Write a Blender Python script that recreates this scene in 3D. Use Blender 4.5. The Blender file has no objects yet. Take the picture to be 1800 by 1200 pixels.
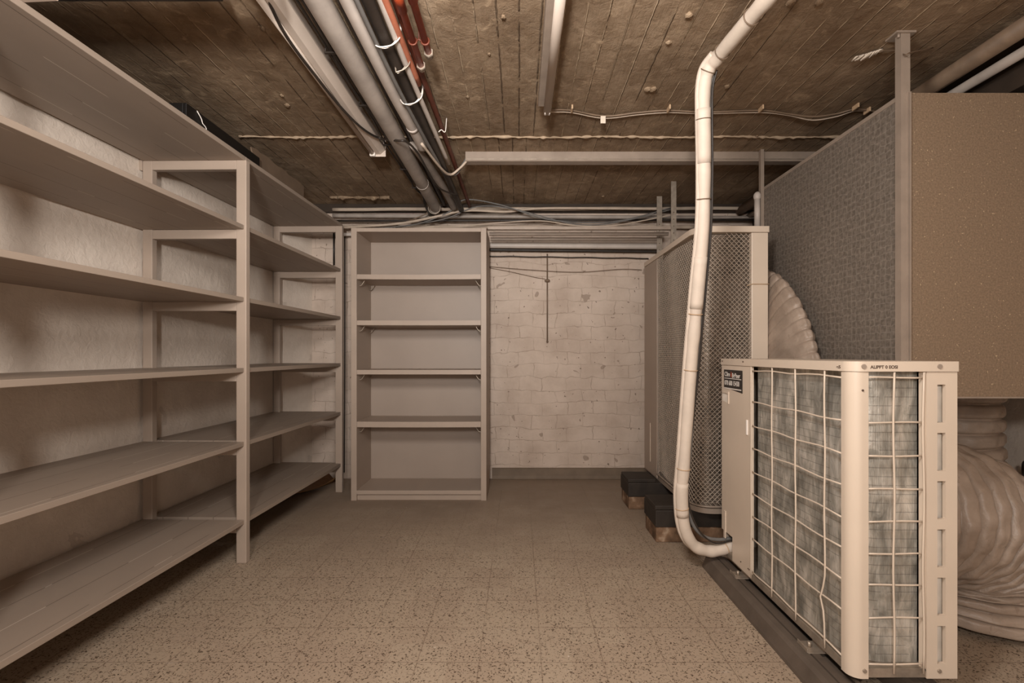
import bpy, bmesh, math, random
from mathutils import Vector, Matrix
random.seed(7)
PI = math.pi
S = bpy.context.scene
COL = S.collection

# ------------------------------------------------------------------ camera, light, exposure
F = 869.0; VX = 912.0; VY = 622.0; H = 1.05          # focal length and vanishing point in 1800x1200 pixels, eye height
cd = bpy.data.cameras.new('camera'); cam = bpy.data.objects.new('camera', cd); COL.objects.link(cam)
cd.sensor_width = 36.0; cd.lens = 36.0 * F / 1800.0
cd.shift_x = -(VX - 900) / 1800.0; cd.shift_y = (VY - 600) / 1800.0
cam.location = (0, 0, H); cam.rotation_euler = (PI / 2, 0, 0); cd.clip_start = 0.02
S.camera = cam
S.view_settings.view_transform = 'Standard'; S.view_settings.look = 'None'
S.view_settings.gamma = 1; S.view_settings.use_curve_mapping = False
S.view_settings.exposure = -0.07
w = bpy.data.worlds.new('world'); S.world = w; w.use_nodes = True
w.node_tree.nodes['Background'].inputs[0].default_value = (0.9, 0.8, 0.7, 1)
w.node_tree.nodes['Background'].inputs[1].default_value = 0.008

def area(name, loc, target, size, power, color):
    l = bpy.data.lights.new(name, 'AREA'); l.shape = 'DISK'; l.size = size; l.energy = power; l.color = color
    o = bpy.data.objects.new(name, l); COL.objects.link(o); o.location = loc
    o.rotation_euler = (Vector(target) - Vector(loc)).to_track_quat('-Z', 'Y').to_euler()
    return o
def point(name, loc, size, power, color):
    l = bpy.data.lights.new(name, 'POINT'); l.shadow_soft_size = size; l.energy = power; l.color = color
    o = bpy.data.objects.new(name, l); COL.objects.link(o); o.location = loc
    return o
point('work_light', (-0.16, -0.68, 1.57), 0.10, 128, (1.0, 0.97, 0.935))
area('far_fill_light', (-0.15, 0.55, 1.95), (0.1, 4.1, 0.75), 0.4, 36, (1.0, 0.97, 0.94))  # added fill without a lamp of its own, evens out the far wall
def spot(name, loc, target, ang, size, power, color):
    l = bpy.data.lights.new(name, 'SPOT'); l.spot_size = math.radians(ang); l.spot_blend = 1.0; l.shadow_soft_size = size; l.energy = power; l.color = color
    o = bpy.data.objects.new(name, l); COL.objects.link(o); o.location = loc
    o.rotation_euler = (Vector(target) - Vector(loc)).to_track_quat('-Z', 'Y').to_euler()
    return o
spot('ceiling_fill_light', (-0.16, -0.62, 1.46), (-0.55, 1.9, 2.3), 74, 0.07, 240, (1.0, 0.97, 0.935))  # added upward fill beside the main light, brightens the ceiling
area('fill_light', (0.4, -2.2, 1.0), (0.1, 3.0, 1.1), 2.0, 11, (1.0, 0.96, 0.92))

# ------------------------------------------------------------------ materials
def lin(c):
    return tuple(((v / 255.0) / 12.92 if v / 255.0 <= 0.04045 else ((v / 255.0 + 0.055) / 1.055) ** 2.4) for v in c) + (1,)

class NT:
    def __init__(s, name):
        s.m = bpy.data.materials.new(name); s.m.use_nodes = True; s.t = s.m.node_tree
        s.b = s.t.nodes['Principled BSDF']; s._pos = None
    def n(s, typ, **kw):
        x = s.t.nodes.new(typ)
        for k, v in kw.items():
            if k == 'inp':
                for a, b in v.items():
                    if hasattr(b, 'links'): s.t.links.new(b, x.inputs[a])
                    else: x.inputs[a].default_value = b
            else: setattr(x, k, v)
        return x
    def link(s, a, b): s.t.links.new(a, b)
    def pos(s):
        if s._pos is None: s._pos = s.n('ShaderNodeNewGeometry').outputs['Position']
        return s._pos
    def scaled(s, sc):
        return s.n('ShaderNodeVectorMath', operation='MULTIPLY', inp={0: s.pos(), 1: sc}).outputs[0]
    def noise(s, scale, detail=3, sc=None, rough=0.55, dist=0.0):
        v = s.pos() if sc is None else s.scaled(sc)
        return s.n('ShaderNodeTexNoise', inp={'Vector': v, 'Scale': scale, 'Detail': detail, 'Roughness': rough, 'Distortion': dist}).outputs['Fac']
    def math(s, op, a, b=0.0, c=0.0, clamp=False):
        x = s.n('ShaderNodeMath', operation=op, inp={0: a, 1: b, 2: c}); x.use_clamp = clamp
        return x.outputs[0]
    def ramp(s, fac, stops, interp='LINEAR'):
        r = s.n('ShaderNodeValToRGB', inp={0: fac}); e = r.color_ramp.elements; r.color_ramp.interpolation = interp
        while len(e) < len(stops): e.new(0.5)
        for i, (p, c) in enumerate(stops):
            e[i].position = p; e[i].color = c if len(c) == 4 else tuple(c) + (1,)
        return r.outputs[0]
    def mix(s, fac, a, b, mode='MIX'):
        x = s.n('ShaderNodeMix', data_type='RGBA', blend_type=mode)
        for i, v in ((0, fac), (6, a), (7, b)):
            if hasattr(v, 'links'): s.link(v, x.inputs[i])
            else: x.inputs[i].default_value = v
        return x.outputs[2]
    def bump(s, h, strength=0.3, dist=0.01, normal=None):
        x = s.n('ShaderNodeBump', inp={'Strength': strength, 'Distance': dist, 'Height': h})
        if normal is not None: s.link(normal, x.inputs['Normal'])
        return x.outputs[0]
    def fin(s, col, rough=0.6, metal=0.0, normal=None, spec=0.4):
        for k, v in (('Base Color', col), ('Roughness', rough), ('Metallic', metal), ('Specular IOR Level', spec)):
            if hasattr(v, 'links'): s.link(v, s.b.inputs[k])
            else: s.b.inputs[k].default_value = v
        if normal is not None: s.link(normal, s.b.inputs['Normal'])
        return s.m

def plain(name, c, rough=0.55, metal=0.0, var=0.12, scale=6, bump=0.1, bscale=120, stretch=None, spec=0.4):
    k = NT(name); a = lin(c)
    d = tuple(x * (1 - var) for x in a[:3]) + (1,); u = tuple(min(1, x * (1 + var)) for x in a[:3]) + (1,)
    col = k.ramp(k.noise(scale, 4, stretch), [(0.3, d), (0.7, u)])
    nb = k.bump(k.noise(bscale, 2, stretch), bump, 0.002) if bump else None
    return k.fin(col, rough, metal, nb, spec)

def srgb(*c): return lin(c)
M = {}
M['paint'] = plain('taupe_paint', (166, 148, 133), 0.5, var=0.06, scale=4, bump=0.15, bscale=40, stretch=(1, 0.2, 1))
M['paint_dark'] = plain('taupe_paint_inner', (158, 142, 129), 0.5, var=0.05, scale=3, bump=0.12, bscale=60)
M['cream'] = plain('cream_enamel', (206, 188, 169), 0.38, var=0.05, scale=3, bump=0.06, bscale=300, spec=0.5)
M['galv'] = plain('galvanised_steel', (166, 152, 137), 0.45, 0.6, var=0.2, scale=30, bump=0.1, bscale=90)
M['steel_paint'] = plain('grey_painted_steel', (152, 136, 122), 0.45, 0.1, var=0.1, scale=12)
M['white_pipe'] = plain('white_pipe_plastic', (196, 184, 174), 0.4, var=0.1, scale=9, bump=0.1, bscale=50)
M['grey_pipe'] = plain('old_grey_pipe', (160, 148, 138), 0.5, var=0.2, scale=8, bump=0.2, bscale=60)
M['lagging'] = plain('white_pipe_lagging', (204, 188, 172), 0.6, var=0.07, scale=14, bump=0.35, bscale=40)
M['black'] = plain('black_rubber', (44, 36, 29), 0.6, var=0.3, scale=15, bump=0.2, bscale=60)
M['blackpipe'] = plain('black_pipe', (48, 40, 34), 0.45, var=0.3, scale=12)
M['greycable'] = plain('grey_cable_sheath', (108, 104, 100), 0.5, var=0.1, scale=20)
M['palecable'] = plain('pale_cable_sheath', (186, 168, 150), 0.5, var=0.12, scale=14)
M['browncable'] = plain('brown_cable_sheath', (118, 98, 80), 0.55, var=0.2, scale=14)
M['red'] = plain('red_primer_pipe', (150, 60, 30), 0.5, var=0.2, scale=25, bump=0.2, bscale=70)
M['darkred'] = plain('dark_red_pipe', (92, 44, 28), 0.5, var=0.3, scale=18)
M['pink'] = plain('pinkish_pipe', (186, 112, 84), 0.5, var=0.15, scale=16)
M['wood'] = plain('pale_plank_wood', (196, 176, 160), 0.55, var=0.06, scale=5, stretch=(1, 0.1, 1))
M['paper'] = plain('paper_tag', (205, 190, 172), 0.7, var=0.05, bump=0)
M['cardboard'] = plain('brown_cardboard', (112, 92, 74), 0.8, var=0.12, scale=8)
M['brownsheet'] = plain('brown_curled_sheet', (150, 110, 70), 0.6, var=0.2, scale=7)
M['pitch'] = plain('black_plastic', (18, 14, 11), 0.5, var=0.1, scale=20)
M['guard'] = plain('expanded_metal', (178, 162, 146), 0.5, 0.2, var=0.1, scale=20)
M['tube'] = plain('fluorescent_glass', (196, 180, 166), 0.5, var=0.03, scale=5, bump=0, spec=0.6)
M['lampbody'] = plain('lamp_enamel', (206, 190, 176), 0.4, var=0.08, scale=6)
M['foam'] = plain('yellowed_tape', (190, 160, 128), 0.5, var=0.1)
M['decal'] = plain('decal_black', (34, 28, 25), 0.4, var=0.1, bump=0)
M['decal_white'] = plain('decal_white', (225, 215, 205), 0.5, var=0.02, bump=0)
M['decal_red'] = plain('decal_red', (190, 70, 25), 0.5, var=0.02, bump=0)
M['ink'] = plain('marker_ink', (84, 66, 54), 0.6, var=0.05, bump=0)
M['slotback'] = plain('slot_inner_card', (226, 214, 200), 0.6, var=0.12, scale=20)
M['bead'] = plain('ceiling_mortar', (168, 146, 122), 0.9, var=0.2, scale=25, bump=0.5, bscale=60)

# boards of the rack: fine plank seams along the length
k = NT('rack_boards')
wv = k.n('ShaderNodeSeparateXYZ', inp={0: k.pos()})
fx = k.math('FRACT', k.math('MULTIPLY', wv.outputs[0], 7.7))
seam = k.math('LESS_THAN', fx, 0.026)
nz = k.noise(3, 4, (1, 0.25, 1))
gate = k.math('GREATER_THAN', k.noise(1.7, 1, (9, 1.2, 1)), 0.44)
base = k.ramp(nz, [(0.3, srgb(144, 128, 114)), (0.7, srgb(157, 140, 125))])
col = k.mix(k.math('MULTIPLY', k.math('MULTIPLY', seam, gate), 0.8), base, srgb(92, 78, 66))
gate2 = k.math('GREATER_THAN', k.noise(2.3, 1, (8, 1.4, 1)), 0.56)
col = k.mix(k.math('MULTIPLY', k.math('MULTIPLY', seam, gate2), 0.8), col, srgb(205, 188, 172))
M['boards'] = k.fin(col, 0.5, 0, k.bump(k.math('ADD', k.math('MULTIPLY', seam, -1.0), k.noise(60, 3, (1, .15, 1))), 0.25, 0.002))

# floor tiles
k = NT('terrazzo_tiles')
sx = k.n('ShaderNodeSeparateXYZ', inp={0: k.pos()})
wob = k.math('MULTIPLY', k.math('SUBTRACT', k.noise(14, 2), 0.5), 0.004)
def joint(axis, off, pitch):
    u = k.math('ADD', k.math('DIVIDE', k.math('SUBTRACT', k.math('ADD', sx.outputs[axis], wob), off), pitch), 60.5)
    return k.math('SMOOTH_MIN', k.math('ABSOLUTE', k.math('SUBTRACT', k.math('FRACT', u), 0.5)), 1, 0.0), k.math('FLOOR', u)
jx, ix = joint(0, 0.0763, 0.2118); jy, iy = joint(1, 1.686, 0.2125)
jd = k.math('MINIMUM', jx, jy)
grout = k.n('ShaderNodeMapRange', inp={0: jd, 1: 0.004, 2: 0.014, 3: 1.0, 4: 0.0}); grout.clamp = True
cell = k.n('ShaderNodeTexWhiteNoise', noise_dimensions='2D', inp={'Vector': k.n('ShaderNodeCombineXYZ', inp={0: ix, 1: iy}).outputs[0]}).outputs[0]
tint = k.ramp(cell, [(0.0, srgb(164, 145, 124)), (0.5, srgb(169, 150, 128)), (1.0, srgb(174, 156, 134))])
tint = k.mix(k.math('MULTIPLY', k.noise(2.2, 3), 0.45), tint, srgb(152, 130, 113))
# squiggles
n1 = k.noise(62, 1.5, None, 0.5, 0.6)
worm = k.n('ShaderNodeMapRange', inp={0: k.math('ABSOLUTE', k.math('SUBTRACT', n1, 0.5)), 1: 0.016, 2: 0.034, 3: 1.0, 4: 0.0})
msk = k.math('GREATER_THAN', k.noise(88, 1), 0.49)
worms = k.math('MULTIPLY', worm.outputs[0], msk)
vor = k.n('ShaderNodeTexVoronoi', inp={'Vector': k.scaled((1, 1, 0)), 'Scale': 75.0}).outputs['Distance']
dots = k.math('MULTIPLY', k.math('LESS_THAN', vor, 0.23), k.math('GREATER_THAN', k.noise(40, 1), 0.5))
marks = k.math('MAXIMUM', worms, dots, clamp=True)
# dust covers the marks by the far wall and the rack
far = k.n('ShaderNodeMapRange', inp={0: k.math('ADD', sx.outputs[1], k.math('MULTIPLY', k.noise(2.5, 3), 1.2)), 1: 3.1, 2: 4.1, 3: 0.0, 4: 1.0})
dust = far.outputs[0]
c1 = k.mix(k.math('MULTIPLY', marks, k.math('SUBTRACT', 0.85, k.math('MULTIPLY', dust, 0.6))), tint, srgb(66, 46, 31))
c1 = k.mix(k.math('MULTIPLY', dust, 0.7), c1, srgb(132, 114, 98))
c1 = k.mix(k.math('MULTIPLY', grout.outputs[0], k.math('MULTIPLY', k.math('SUBTRACT', 1.0, dust), k.ramp(k.noise(3.0, 2), [(0.35, (0.2,) * 3), (0.6, (0.6,) * 3)]))), c1, srgb(112, 90, 74))
spk = k.math('GREATER_THAN', k.noise(38, 1), 0.80)
c1 = k.mix(k.math('MULTIPLY', spk, 0.6), c1, srgb(215, 200, 185))
scuff = k.math('GREATER_THAN', k.noise(16, 3, (0.6, 2.5, 1)), 0.71)
c1 = k.mix(k.math('MULTIPLY', scuff, 0.25), c1, srgb(200, 184, 168))
M['floor'] = k.fin(c1, k.ramp(k.noise(5, 3), [(0.3, (0.45,) * 3), (0.7, (0.65,) * 3)]), 0, k.bump(k.math('MULTIPLY', grout.outputs[0], -1.0), 0.4, 0.002), 0.35)

# board marked concrete ceiling
k = NT('board_marked_concrete')
sx = k.n('ShaderNodeSeparateXYZ', inp={0: k.pos()})
xx = k.math('ADD', sx.outputs[0], k.math('MULTIPLY', k.math('SUBTRACT', k.noise(1.2, 2, (1, 0.4, 1)), 0.5), 0.03))
xx = k.math('ADD', xx, k.math('MULTIPLY', k.math('SUBTRACT', k.noise(24, 2), 0.5), 0.006))
yy = k.math('GREATER_THAN', sx.outputs[1], 2.84)
u = k.math('DIVIDE', k.math('ADD', xx, k.math('MULTIPLY', yy, 0.037)), 0.082)
fr = k.math('FRACT', k.math('ADD', u, 40)); fl = k.math('FLOOR', k.math('ADD', u, 40))
rnd = k.n('ShaderNodeTexWhiteNoise', noise_dimensions='2D', inp={'Vector': k.n('ShaderNodeCombineXYZ', inp={0: fl, 1: yy}).outputs[0]}).outputs[0]
edge = k.math('MINIMUM', fr, k.math('SUBTRACT', 1.0, fr))
line = k.n('ShaderNodeMapRange', inp={0: edge, 1: 0.012, 2: 0.05, 3: 1.0, 4: 0.0}).outputs[0]
brk = k.n('ShaderNodeMapRange', inp={0: k.noise(9, 3, (4, 1, 1)), 1: 0.40, 2: 0.54, 3: 0.0, 4: 1.0}).outputs[0]
ridge = k.math('MULTIPLY', line, brk)
blot = k.noise(3.2, 5, (1.3, 0.7, 1), 0.6)
cc = k.ramp(blot, [(0.28, srgb(114, 95, 76)), (0.5, srgb(148, 127, 104)), (0.72, srgb(184, 161, 135))])
cc = k.mix(k.math('MULTIPLY', rnd, 0.25), cc, srgb(140, 122, 102))
mott = k.noise(17, 6, (1, 0.8, 1), 0.7, 0.4)
cc = k.mix(k.ramp(mott, [(0.42, (0,) * 3), (0.66, (0.55,) * 3)]), cc, srgb(108, 86, 64))
cc = k.mix(k.ramp(k.noise(11, 6, None, 0.72, 0.8), [(0.56, (0,) * 3), (0.7, (0.5,) * 3)]), cc, srgb(214, 188, 156))
grain = k.noise(40, 4, (3.0, 0.25, 1))
cc = k.mix(k.math('MULTIPLY', grain, 0.35), cc, srgb(120, 94, 70), 'MIX')
lightl = k.math('GREATER_THAN', k.n('ShaderNodeTexWhiteNoise', noise_dimensions='1D', inp={'W': fl}).outputs[0], 0.38)
cc = k.mix(k.math('MULTIPLY', k.math('MULTIPLY', ridge, lightl), 0.8), cc, srgb(222, 196, 164))
cc = k.mix(k.math('MULTIPLY', k.math('MULTIPLY', line, k.math('SUBTRACT', 1.0, lightl)), k.math('MULTIPLY', brk, 0.45)), cc, srgb(84, 66, 50))
rough_patch = k.n('ShaderNodeMapRange', inp={0: k.noise(2.4, 3), 1: 0.52, 2: 0.6, 3: 0.0, 4: 1.0}).outputs[0]
lump = k.math('MULTIPLY', k.noise(45, 5, None, 0.7, 1.0), k.math('ADD', 0.15, k.math('MULTIPLY', rough_patch, 0.8)))
hh = k.math('ADD', k.math('MULTIPLY', ridge, 0.9), k.math('ADD', k.math('MULTIPLY', rnd, 0.7), k.math('MULTIPLY', lump, 1.0)))
hh = k.math('ADD', hh, k.math('ADD', k.math('MULTIPLY', grain, 0.25), k.math('MULTIPLY', mott, 0.9)))
M['ceiling'] = k.fin(cc, 0.85, 0, k.bump(hh, 0.9, 0.007), 0.2)

# painted blockwork
k = NT('painted_blockwork')
sx = k.n('ShaderNodeSeparateXYZ', inp={0: k.pos()})
wn = k.math('ADD', k.math('MULTIPLY', k.math('SUBTRACT', k.noise(12, 3), 0.5), 0.035), k.math('MULTIPLY', k.math('SUBTRACT', k.noise(3.3, 2), 0.5), 0.09))
vec = k.n('ShaderNodeCombineXYZ', inp={0: k.math('ADD', sx.outputs[0], wn), 1: k.math('ADD', sx.outputs[2], wn), 2: 0.0}).outputs[0]
br = k.n('ShaderNodeTexBrick', inp={'Vector': vec, 'Scale': 1.0, 'Mortar Size': 0.004, 'Mortar Smooth': 0.6, 'Brick Width': 0.205, 'Row Height': 0.107, 'Bias': 0.0})
br.offset = 0.43
bc = k.ramp(k.noise(4.5, 5, None, 0.6), [(0.3, srgb(186, 166, 150)), (0.55, srgb(202, 183, 167)), (0.8, srgb(212, 193, 178))])
bc = k.mix(k.math('MULTIPLY', br.outputs['Fac'], k.ramp(k.noise(7, 3), [(0.42, (0.08,) * 3), (0.68, (0.55,) * 3)])), bc, srgb(140, 118, 102))
pits = k.math('MULTIPLY', k.math('GREATER_THAN', k.noise(30, 2), 0.695), k.math('GREATER_THAN', k.noise(4, 2), 0.44))
bc = k.mix(k.math('MULTIPLY', pits, 0.75), bc, srgb(96, 76, 62))
stain = k.math('GREATER_THAN', k.noise(8, 2, None, 0.5, 0.4), 0.72)
bc = k.mix(k.math('MULTIPLY', stain, 0.6), bc, srgb(136, 116, 100))
hb = k.math('ADD', k.math('MULTIPLY', br.outputs['Fac'], -0.8), k.math('ADD', k.math('MULTIPLY', k.noise(16, 5, None, 0.65), 1.5), k.math('MULTIPLY', pits, -0.8)))
M['brick'] = k.fin(bc, 0.7, 0, k.bump(hb, 0.45, 0.006), 0.25)

# painted plaster
k = NT('rough_plaster')
pc = k.ramp(k.noise(3.5, 5, None, 0.6), [(0.3, srgb(202, 186, 171)), (0.7, srgb(226, 211, 196))])
cr = k.n('ShaderNodeTexVoronoi', feature='DISTANCE_TO_EDGE', inp={'Vector': k.n('ShaderNodeVectorMath', operation='ADD', inp={0: k.pos(), 1: k.n('ShaderNodeTexNoise', inp={'Vector': k.pos(), 'Scale': 5.0}).outputs['Color']}).outputs[0], 'Scale': 3.0}).outputs['Distance']
crk = k.math('MULTIPLY', k.math('LESS_THAN', cr, 0.012), k.math('GREATER_THAN', k.noise(2.0, 2), 0.5))
st = k.math('GREATER_THAN', k.noise(3.1, 4, None, 0.5, 0.3), 0.66)
pc = k.mix(k.math('MULTIPLY', st, 0.4), pc, srgb(178, 162, 148))
hp = k.math('ADD', k.math('MULTIPLY', k.noise(30, 5, None, 0.6, 0.5), 0.8), k.math('ADD', k.math('MULTIPLY', crk, 0.5), k.math('MULTIPLY', st, -0.5)))
M['plaster'] = k.fin(pc, 0.55, 0, k.bump(hp, 0.55, 0.010), 0.35)
M['skirting'] = plain('grey_brown_skirting', (112, 95, 78), 0.6, var=0.15, scale=9, bump=0.2, bscale=50)
M['shade_dark'] = plain('shade_band', (58, 46, 36), 0.7, var=0.2, scale=9, bump=0.4, bscale=30)  # near black, puts shade into the colour of two ceiling bands

# air conditioner coil behind wires
def coil_mat(name, c1, c2, c3, period):
    k = NT(name)
    sx = k.n('ShaderNodeSeparateXYZ', inp={0: k.pos()})
    a = k.noise(24, 4, (1, 1, 0.35), 0.65, 0.6)
    b = k.noise(7, 3, (1, 1, 1))
    c = k.ramp(k.math('ADD', k.math('MULTIPLY', a, 0.6), k.math('MULTIPLY', b, 0.4)), [(0.38, c1), (0.5, c2), (0.66, c3)])
    rows = k.math('FRACT', k.math('DIVIDE', sx.outputs[2], period))
    rl = k.math('MULTIPLY', k.math('LESS_THAN', rows, 0.1), k.math('GREATER_THAN', k.noise(12, 2), 0.42))
    c = k.mix(k.math('MULTIPLY', rl, 0.4), c, srgb(90, 84, 78))
    fins = k.n('ShaderNodeTexNoise', inp={'Vector': k.scaled((1, 1, 0.06)), 'Scale': 260.0, 'Detail': 1.0}).outputs['Fac']
    h = k.math('ADD', k.math('MULTIPLY', a, 1.0), k.math('ADD', k.math('MULTIPLY', rl, -0.5), k.math('MULTIPLY', fins, 0.35)))
    return k.fin(c, 0.42, 0.55, k.bump(h, 0.5, 0.006), 0.5)
M['coil'] = coil_mat('aluminium_fins', srgb(136, 133, 125), srgb(178, 173, 163), srgb(234, 227, 216), 0.027)
M['coil_dark'] = coil_mat('dusty_fins', srgb(92, 84, 76), srgb(128, 116, 104), srgb(168, 152, 138), 0.026)

# insulated chamber cladding: faint hexagon print on grey foil
k = NT('patterned_grey_foil')
sx = k.n('ShaderNodeSeparateXYZ', inp={0: k.pos()})
v2 = k.n('ShaderNodeCombineXYZ', inp={0: sx.outputs[1], 1: k.math('MULTIPLY', sx.outputs[2], 1.0), 2: 0.0}).outputs[0]
vo = k.n('ShaderNodeTexVoronoi', feature='DISTANCE_TO_EDGE', inp={'Vector': v2, 'Scale': 34.0, 'Randomness': 0.35}).outputs['Distance']
ln = k.math('LESS_THAN', vo, 0.07)
f1 = k.ramp(k.noise(60, 3), [(0.35, srgb(108, 98, 88)), (0.7, srgb(142, 130, 118))])
f1 = k.mix(k.math('MULTIPLY', k.math('MULTIPLY', ln, k.noise(40, 2)), 0.42), f1, srgb(190, 178, 166))
M['foil'] = k.fin(f1, 0.5, 0.25, k.bump(k.math('ADD', k.math('MULTIPLY', ln, .5), k.noise(90, 3)), 0.3, 0.0015), 0.5)
k = NT('brown_textured_board')
f2 = k.ramp(k.noise(150, 3), [(0.35, srgb(119, 99, 80)), (0.65, srgb(140, 118, 96))])
fl2 = k.math('GREATER_THAN', k.noise(130, 1), 0.74)
f2 = k.mix(k.math('MULTIPLY', fl2, 0.6), f2, srgb(212, 186, 150))
M['brownboard'] = k.fin(f2, 0.55, 0.0, k.bump(k.noise(170, 2), 0.5, 0.002), 0.4)

# fabric of the ducts
k = NT('duct_vinyl')
fd = k.ramp(k.noise(9, 4), [(0.3, srgb(138, 120, 105)), (0.7, srgb(168, 149, 133))])
sp = k.math('GREATER_THAN', k.noise(30, 3, (1, 1, 0.4)), 0.68)
fd = k.mix(k.math('MULTIPLY', sp, 0.3), fd, srgb(110, 92, 78))
M['duct'] = k.fin(fd, 0.45, 0, k.bump(k.noise(26, 4, None, 0.6, 0.8), 0.5, 0.008), 0.45)

# concrete block
k = NT('stained_brick_block')
fb = k.ramp(k.noise(14, 4), [(0.3, srgb(84, 64, 48)), (0.55, srgb(126, 98, 76)), (0.75, srgb(188, 166, 142))])
M['block'] = k.fin(fb, 0.8, 0, k.bump(k.noise(40, 4), 0.6, 0.006), 0.2)

# ------------------------------------------------------------------ mesh helpers
class MB:
    def __init__(s): s.b = bmesh.new()
    def box(s, x0, x1, y0, y1, z0, z1, bev=0.0, seg=2):
        g = bmesh.ops.create_cube(s.b, size=1)
        for v in g['verts']:
            v.co = Vector(((x0 + x1) / 2 + v.co.x * (x1 - x0), (y0 + y1) / 2 + v.co.y * (y1 - y0), (z0 + z1) / 2 + v.co.z * (z1 - z0)))
        if bev:
            es = list({e for v in g['verts'] for e in v.link_edges})
            bmesh.ops.bevel(s.b, geom=es, offset=bev, segments=seg, affect='EDGES', profile=0.5)
        return s
    def prism(s, pts, z0, z1, axis='z'):
        def P(a, b, c):
            return Vector((a, b, c)) if axis == 'z' else (Vector((a, c, b)) if axis == 'y' else Vector((c, a, b)))
        lo = [s.b.verts.new(P(a, b, z0)) for a, b in pts]; hi = [s.b.verts.new(P(a, b, z1)) for a, b in pts]
        n = len(pts)
        for i in range(n): s.b.faces.new((lo[i], lo[(i + 1) % n], hi[(i + 1) % n], hi[i]))
        s.b.faces.new(lo[::-1]); s.b.faces.new(hi)
        return s
    def tube(s, pts, r, seg=10, caps=True, squash=None):
        pts = [Vector(p) for p in pts]; n = len(pts)
        rs = r if isinstance(r, (list, tuple)) else [r] * n
        T = [(pts[min(i + 1, n - 1)] - pts[max(i - 1, 0)]).normalized() for i in range(n)]
        up = Vector((0, 0, 1)) if abs(T[0].z) < 0.9 else Vector((0, 1, 0))
        N = (up - T[0] * up.dot(T[0])).normalized(); rings = []
        for i in range(n):
            N = (N - T[i] * N.dot(T[i])).normalized(); B = T[i].cross(N)
            ring = []
            for j in range(seg):
                a = 2 * PI * j / seg
                p = pts[i] + (N * math.cos(a) + B * math.sin(a)) * (rs[i] if not callable(rs[i]) else rs[i](a))
                if squash: p = squash(p)
                ring.append(s.b.verts.new(p))
            rings.append(ring)
        for i in range(n - 1):
            for j in range(seg):
                f = s.b.faces.new((rings[i][j], rings[i][(j + 1) % seg], rings[i + 1][(j + 1) % seg], rings[i + 1][j])); f.smooth = True
        if caps: s.b.faces.new(rings[0][::-1]); s.b.faces.new(rings[-1])
        return s
    def ring(s, c, axis, R, r, seg=18, sub=6, a0=0.0, a1=2 * PI):
        A = Vector(axis).normalized(); u = Vector((0, 0, 1)) if abs(A.z) < 0.9 else Vector((1, 0, 0))
        u = (u - A * u.dot(A)).normalized(); v = A.cross(u); c = Vector(c)
        pts = [c + (u * math.cos(a0 + (a1 - a0) * i / seg) + v * math.sin(a0 + (a1 - a0) * i / seg)) * R for i in range(seg + 1)]
        return s.tube(pts, r, sub, caps=True)
    def build(s, name, mat, parent=None, kind=None):
        bmesh.ops.recalc_face_normals(s.b, faces=s.b.faces)
        off = wloc(parent) if parent else Vector((0, 0, 0))
        if off.length > 0: bmesh.ops.translate(s.b, verts=s.b.verts, vec=-off)
        me = bpy.data.meshes.new(name); s.b.to_mesh(me); s.b.free()
        me.materials.append(mat if not isinstance(mat, str) else M[mat])
        o = bpy.data.objects.new(name, me); COL.objects.link(o)
        if parent: o.parent = parent
        if kind: o['kind'] = kind
        return o
def wloc(o):
    v = Vector((0, 0, 0))
    while o is not None: v = v + o.location; o = o.parent
    return v
def thing(name, label, cat, loc, group=None):
    o = bpy.data.objects.new(name, None); COL.objects.link(o); o.location = loc; o.empty_display_size = 0.05
    o['label'] = label; o['category'] = cat
    if group: o['group'] = group
    return o
def tag(o, label, cat, group=None):
    o['label'] = label; o['category'] = cat
    if group: o['group'] = group
    return o
def spline(P, n=8):
    P = [Vector(p) for p in P]; Q = [P[0] * 2 - P[1]] + P + [P[-1] * 2 - P[-2]]; out = []
    for i in range(1, len(Q) - 2):
        a, b, c, d = Q[i - 1], Q[i], Q[i + 1], Q[i + 2]
        for j in range(n):
            t = j / n
            out.append(0.5 * ((2 * b) + (c - a) * t + (2 * a - 5 * b + 4 * c - d) * t * t + (3 * b - a - 3 * c + d) * t ** 3))
    out.append(P[-1]); return out
def W(px, py, Y): return Vector(((px - VX) * Y / F, Y, H - (py - VY) * Y / F))
def C(px, py, z): return W(px, py, (z - H) * F / (VY - py))
def smooth(o):
    for p in o.data.polygons: p.use_smooth = True
    return o

# ------------------------------------------------------------------ room shell
CZ = 2.30; YB = 4.17; XR = 2.75; YF = -2.6
MB().box(-2.3, XR + .1, YF - .1, YB + .12, -0.1, 0).build('floor', 'floor', None, 'structure')
MB().box(-2.3, XR + .1, YF - .1, YB + .12, CZ, CZ + .1).build('ceiling', 'ceiling', None, 'structure')
MB().box(-2.3, XR + .1, YB, YB + .1, 0, CZ).build('wall_back', 'brick', None, 'structure')
MB().box(XR, XR + .1, YF, YB, 0, CZ).build('wall_right', 'plaster', None, 'structure')
MB().box(-2.3, XR, YF - .1, YF, 0, CZ).build('wall_front', 'plaster', None, 'structure')
MB().prism([(-2.02, YF), (-1.945, 1.6), (-1.915, 2.6), (-1.875, 3.8), (-1.745, YB), (-2.3, YB), (-2.3, YF)], 0, CZ).build('wall_left', 'plaster', None, 'structure')
# skirting along the far wall, rounded at its foot
MB().prism([(YB, 0.0), (YB, 0.092), (YB - 0.012, 0.092), (YB - 0.018, 0.085), (YB - 0.022, 0.03), (YB - 0.035, 0.006), (YB - 0.05, 0.0)], -0.225, 2.7, 'x').build('baseboard_back', 'skirting', None, 'structure')
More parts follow.
